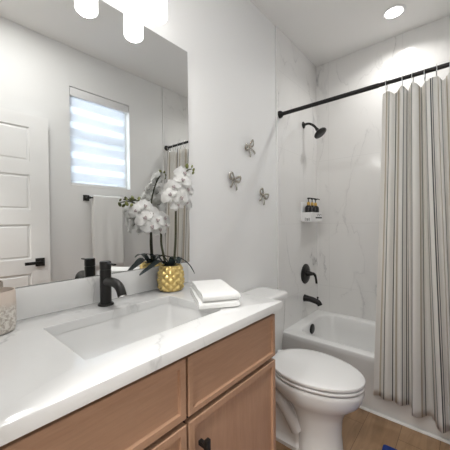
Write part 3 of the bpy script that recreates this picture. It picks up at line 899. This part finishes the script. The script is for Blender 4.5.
for k, yy in enumerate((2.330, 2.405, 2.480)):
    lab = ('black gold-collared pump bottle, leftmost of three in the shower caddy', 'black gold-collared pump bottle, middle one of three in the shower caddy', 'black gold-collared pump bottle, rightmost of three in the shower caddy')[k]
    if bottle0 is None:
        b = bottle0 = thing('pump_bottle', lab, 'bottle', (0, 0, 0), 'pump bottles in the shower caddy')
        obj('bottle_body', lathe(nb(), [(0.0, 0.0), (0.029, 0.0), (0.031, 0.003), (0.031, 0.112), (0.028, 0.126), (0.018, 0.136), (0.012, 0.139)], n=28, cap0=False), M['gloss_black'], b, local=True)
        obj('collar', lathe(nb(), [(0.0125, 0.138), (0.0135, 0.140), (0.0135, 0.158), (0.010, 0.166), (0.006, 0.168)], n=20), M['amber'], b, local=True)
        bm = nb()
        lathe(bm, [(0.004, 0.166), (0.004, 0.190), (0.012, 0.192), (0.012, 0.203), (0.008, 0.206)], n=16)
        tube(bm, [(0, 0, 0.199), (0.020, 0, 0.200), (0.034, 0, 0.196), (0.038, 0, 0.190)], [0.006, 0.005, 0.0042, 0.004], 10)
        obj('pump_head', bm, M['gloss_black'], b, local=True)
    else:
        b = copy_tree(bottle0)
        b['label'] = lab
    b.location = (0.060, yy, 1.2242)
    b.rotation_euler = (0, 0, 0.5 - 0.2 * k)

# ------------------------------------------------------------------ silver bow hooks on the painted wall
def bow():
    root = thing('bow_wall_hook', 'silver bow', 'hook', (0, 0, 0), 'silver bow hooks on the white wall')
    # local frame: Z up the wall, Y across it, X off the wall
    for s in (-1, 1):
        lp = spline([(0.006, 0, 0.0), (0.012, s * 0.014, 0.012), (0.016, s * 0.032, 0.020), (0.012, s * 0.039, 0.008), (0.010, s * 0.030, -0.006), (0.008, s * 0.012, -0.004), (0.006, 0, 0.0)], 5)
        obj('bow_loop', tube(nb(), lp, 0.0056, 10, flat=0.5, up=(1, 0, 0)), M['silver'], root, local=True)
        tl_ = spline([(0.007, 0, 0.0), (0.009, s * 0.010, -0.016), (0.013, s * 0.017, -0.034), (0.010, s * 0.024, -0.046)], 5)
        obj('bow_tail', tube(nb(), tl_, [0.003 + 0.0035 * i / 15 for i in range(16)], 10, flat=0.4, up=(1, 0, 0)), M['silver'], root, local=True)
    obj('bow_knot', lathe(nb(), [(0.0, 0.0), (0.008, 0.001), (0.009, 0.008), (0.006, 0.015), (0.0, 0.017)], axis='X', n=16, cap0=False, cap1=False), M['silver'], root, local=True)
    return root
b0 = bow()
for k, (yy, zz, rot, lab) in enumerate(((1.515, 1.725, 0.55, 'silver bow wall hook, topmost of the three on the white wall'),
                                        (1.352, 1.490, -0.20, 'silver bow wall hook, leftmost of the three, nearest the mirror'),
                                        (1.680, 1.412, -0.45, 'silver bow wall hook, lowest and rightmost of the three, nearest the tile'))):
    b = b0 if k == 0 else copy_tree(b0)
    b['label'] = lab
    b.location = (0.0005, yy, zz)
    b.rotation_euler = (rot, 0, 0)
    b.scale = (1.35, 1.35, 1.35)

# ------------------------------------------------------------------ curtain rod, rings, curtain
RY, RZ = 1.924, 2.056
rod = thing('curtain_rod', 'black curtain rod spanning the bathtub alcove from wall to wall', 'curtain rod', (W / 2, RY, RZ))
obj('rod_tube', lathe(nb(), [(0.0125, 0.012), (0.0125, W - 0.012)], (0, RY, RZ), 'X', 20), M['blackrod'], rod)
obj('rod_sleeve', lathe(nb(), [(0.0145, 0.010), (0.0145, 0.70)], (0, RY, RZ), 'X', 20), M['blackrod'], rod)
for x, s in ((0.0095, 1), (W - 0.0095, -1)):
    obj('wall_flange', lathe(nb(), [(0.029, 0.0), (0.029, s * 0.006), (0.026, s * 0.010), (0.026, s * 0.016), (0.018, s * 0.024), (0.0155, s * 0.03)], (x, RY, RZ), 'X', 28), M['blackrod'], rod)

# fold line of the cloth: (x at top, x at bottom, y at top, y at bottom)
folds = [(0.722, 0.676, 0.000, -0.010), (0.742, 0.708, 0.012, 0.008), (0.768, 0.746, -0.016, -0.018), (0.796, 0.782, 0.014, 0.008), (0.824, 0.815, -0.018, -0.018), (0.846, 0.846, 0.020, 0.020),
         (0.856, 0.868, 0.016, 0.036), (0.876, 0.880, -0.020, -0.026), (0.902, 0.915, -0.006, -0.010), (0.918, 0.945, 0.030, 0.038),
         (0.932, 0.975, 0.020, 0.034), (0.938, 0.990, -0.036, -0.024), (0.958, 1.015, -0.044, -0.050), (0.985, 1.040, -0.010, -0.010), (1.000, 1.055, -0.026, -0.036), (1.018, 1.070, 0.016, 0.016)]
x = 1.015
k = 0
while x < 1.405:
    x += 0.029
    k += 1
    s = -1 if k % 2 else 1
    folds.append((x, min(1.432, 1.065 + (x - 1.015) * 0.90), s * 0.020 + 0.004 * math.sin(k * 1.7), s * 0.024 + 0.006 * math.sin(k * 2.3)))
top_l = spline([(f_[0], f_[2], 0) for f_ in folds], 8)
bot_l = spline([(f_[1], f_[3] * 1.0, 0) for i_, f_ in enumerate(folds)], 8)
HEM, TOPZ = 0.105, 2.008
ring_idx = [8 * i for i in range(1, len(folds) - 1, 3)]
curt = thing('shower_curtain', 'cream striped fabric shower curtain with taupe and grey lines, drawn to the right', 'curtain', (1.05, 1.91, HEM))
bm = nb()
uvl = bm.loops.layers.uv.new('UVMap')
NZ = 40
arc = [0.0]
for p, q in zip(bot_l[:-1], bot_l[1:]):
    arc.append(arc[-1] + (q - p).length)
grid, uvs = [], {}
for j in range(NZ + 1):
    f_ = j / NZ
    row = []
    for i, (p, q) in enumerate(zip(top_l, bot_l)):
        dd = min(abs(i - r_) for r_ in ring_idx) / 12
        sag = 0.030 * min(1.0, dd) ** 1.3
        zt_ = TOPZ - sag
        hem = HEM + (0.042 if i < 44 else 0.042 - 0.028 * (i - 44) / 6 if i < 50 else 0.014 if i < 78 else 0.0)
        z = zt_ + (hem - zt_) * f_
        g = f_ ** 1.15
        x = p.x + (q.x - p.x) * g + 0.004 * math.sin(3.0 * f_ + i * 0.11) * f_ * (1 - f_) * 2
        y = p.y + (q.y - p.y) * g
        yb_ = RY - 0.002 + (1.878 - RY) * min(1.0, f_ / 0.75)
        v = bm.verts.new((x, yb_ + y, z))
        uvs[v] = (arc[i], f_ * 1.9)
        row.append(v)
    grid.append(row)
for a_, b_ in zip(grid[:-1], grid[1:]):
    for i in range(len(a_) - 1):
        f = bm.faces.new((a_[i], a_[i + 1], b_[i + 1], b_[i]))
        for l in f.loops:
            l[uvl].uv = uvs[l.vert]
cl = obj('curtain_cloth', bm, M['curtain'], curt, smooth=180)
so = cl.modifiers.new('thickness', 'SOLIDIFY'); so.thickness = 0.0016; so.offset = 0

ring0 = None
NRI = len(ring_idx)
for k, i in enumerate(ring_idx):
    p = top_l[i]
    if ring0 is None:
        pts = [(0, 0.0225 * math.sin(2 * PI * a_ / 24), 0.0275 * math.cos(2 * PI * a_ / 24)) for a_ in range(24)]
        pts = [(0, y, z * (1.0 if z > 0 else 1.55) - 0.008) for _, y, z in pts]
        r = ring0 = obj('curtain_ring', tube(nb(), pts, 0.0019, 8, closed=True, up=(1, 0, 0)), M['chrome'], local=True)
    else:
        r = ring0.copy(); COL.objects.link(r)
    r.location = (p.x, RY, RZ)
    r.rotation_euler = (0, 0, 0.12 * math.sin(k * 2.0))
    w = ('first', 'second', 'third', 'fourth', 'fifth', 'sixth', 'seventh', 'eighth', 'ninth', 'tenth', 'eleventh', 'twelfth', 'thirteenth', 'fourteenth')[k]
    tag(r, 'thin chrome curtain ring on the black rod, %s from the curtain\'s left edge' % w, 'curtain ring', 'chrome rings on the curtain rod')

# ------------------------------------------------------------------ blind, towel rail and towel on the right wall
bl = thing('roller_blind', 'white banded day-night roller blind pulled down in the window', 'blind', (W + 0.03, (WY0 + WY1) / 2, WZ0))
obj('headrail', bx(W + 0.006, W + 0.068, WY0 + 0.004, WY1 - 0.004, WZ1 - 0.075, WZ1 - 0.003, bev=0.006), M['white_plastic'], bl)
obj('blind_cloth', bx(W + 0.034, W + 0.036, WY0 + 0.008, WY1 - 0.034, WZ0 + 0.028, WZ1 - 0.075), M['blind'], bl, smooth=0)
obj('blind_cloth_rear', bx(W + 0.050, W + 0.052, WY0 + 0.008, WY1 - 0.034, WZ0 + 0.028, WZ1 - 0.075), M['blind'], bl, smooth=0)
obj('bottom_rail', bx(W + 0.028, W + 0.056, WY0 + 0.008, WY1 - 0.034, WZ0 + 0.014, WZ0 + 0.034, bev=0.004), M['white_plastic'], bl)

BXR, BZR = W - 0.062, 1.448
tb = thing('towel_bar', 'black towel bar with square posts on the wall under the window', 'towel bar', (W, 1.25, BZR))
obj('bar', bx(BXR - 0.006, BXR + 0.006, 1.04, 1.50, BZR - 0.006, BZR + 0.006, bev=0.0015), M['black'], tb)
for yy in (1.048, 1.492):
    bm = nb()
    box(bm, W - 0.009, W - 0.0005, yy - 0.026, yy + 0.026, BZR - 0.026, BZR + 0.026, bev=0.002)
    box(bm, BXR - 0.010, W - 0.009, yy - 0.011, yy + 0.011, BZR - 0.011, BZR + 0.011, bev=0.002)
    obj('wall_post', bm, M['black'], tb)
# hanging towel: an inverted U over the bar
bm = nb()
sec = [(BXR - 0.016, 0.81)] + [(BXR - 0.016, 0.81 + 0.63 * k / 12) for k in range(1, 12)]
sec += [(BXR - 0.015 * math.cos(PI * k / 10), BZR + 0.004 + 0.015 * math.sin(PI * k / 10)) for k in range(0, 11)]
sec += [(BXR + 0.016, 1.44 - 0.58 * k / 12) for k in range(1, 13)]
cols = []
for i in range(21):
    y = 1.078 + (1.356 - 1.078) * i / 20
    cols.append([Vector((x_ + (0.003 * math.sin(i * 0.9) * (1 if x_ < BXR else -0.5) * min(1, max(0, (1.43 - z_) * 2))), y + 0.004 * math.sin(z_ * 9), z_)) for x_, z_ in sec])
loft(bm, cols, cap0=False, cap1=False, closed=False)
o = obj('hanging_towel', bm, M['terry'], smooth=60)
so = o.modifiers.new('thickness', 'SOLIDIFY'); so.thickness = 0.009; so.offset = 0
tag(o, 'white bath towel hanging over the black towel bar below the window', 'towel')

# ------------------------------------------------------------------ ceiling lights, mat
def downlight(x, y, label, r=0.075):
    t = thing('recessed_light', label, 'ceiling light', (x, y, ZC), 'recessed ceiling lights')
    obj('trim_ring', lathe(nb(), [(r * 0.74, ZC - 0.0005), (r, ZC - 0.0005), (r, ZC - 0.004), (r * 0.9, ZC - 0.007), (r * 0.76, ZC - 0.005)], (x, y, 0), n=40, cap0=False, cap1=False), M['white_plastic'], t)
    obj('light_lens', lathe(nb(), [(r * 0.76, ZC - 0.0005), (r * 0.76, ZC - 0.004)], (x, y, 0), n=40), M['lens'], t)
downlight(0.716, 2.331, 'lit round recessed light in the ceiling over the bathtub')
downlight(0.86, 0.50, 'added unseen round fill light in the ceiling in front of the vanity')  # housing of the added room fill lamp, out of view
downlight(0.95, -0.75, 'added unseen round fill light in the hall ceiling outside the doorway', 0.17)  # housing of the added hall fill lamp, behind the camera

bm = nb()
loft(bm, [rrect(-0.25 + i, 0.25 - i, -0.40 + i, 0.40 - i, 0.012, z) for i, z in ((0.004, 0.0), (0.0, 0.003), (0.0, 0.009), (0.004, 0.012))])
o = obj('bath_mat', bm, M['blue'], local=True)
o.location = (1.030, 1.288, 0.0005)
o.rotation_euler = (0, 0, 0.03)
tag(o, 'blue mat on the wood floor beside the toilet, its corner at the photo bottom edge', 'mat')
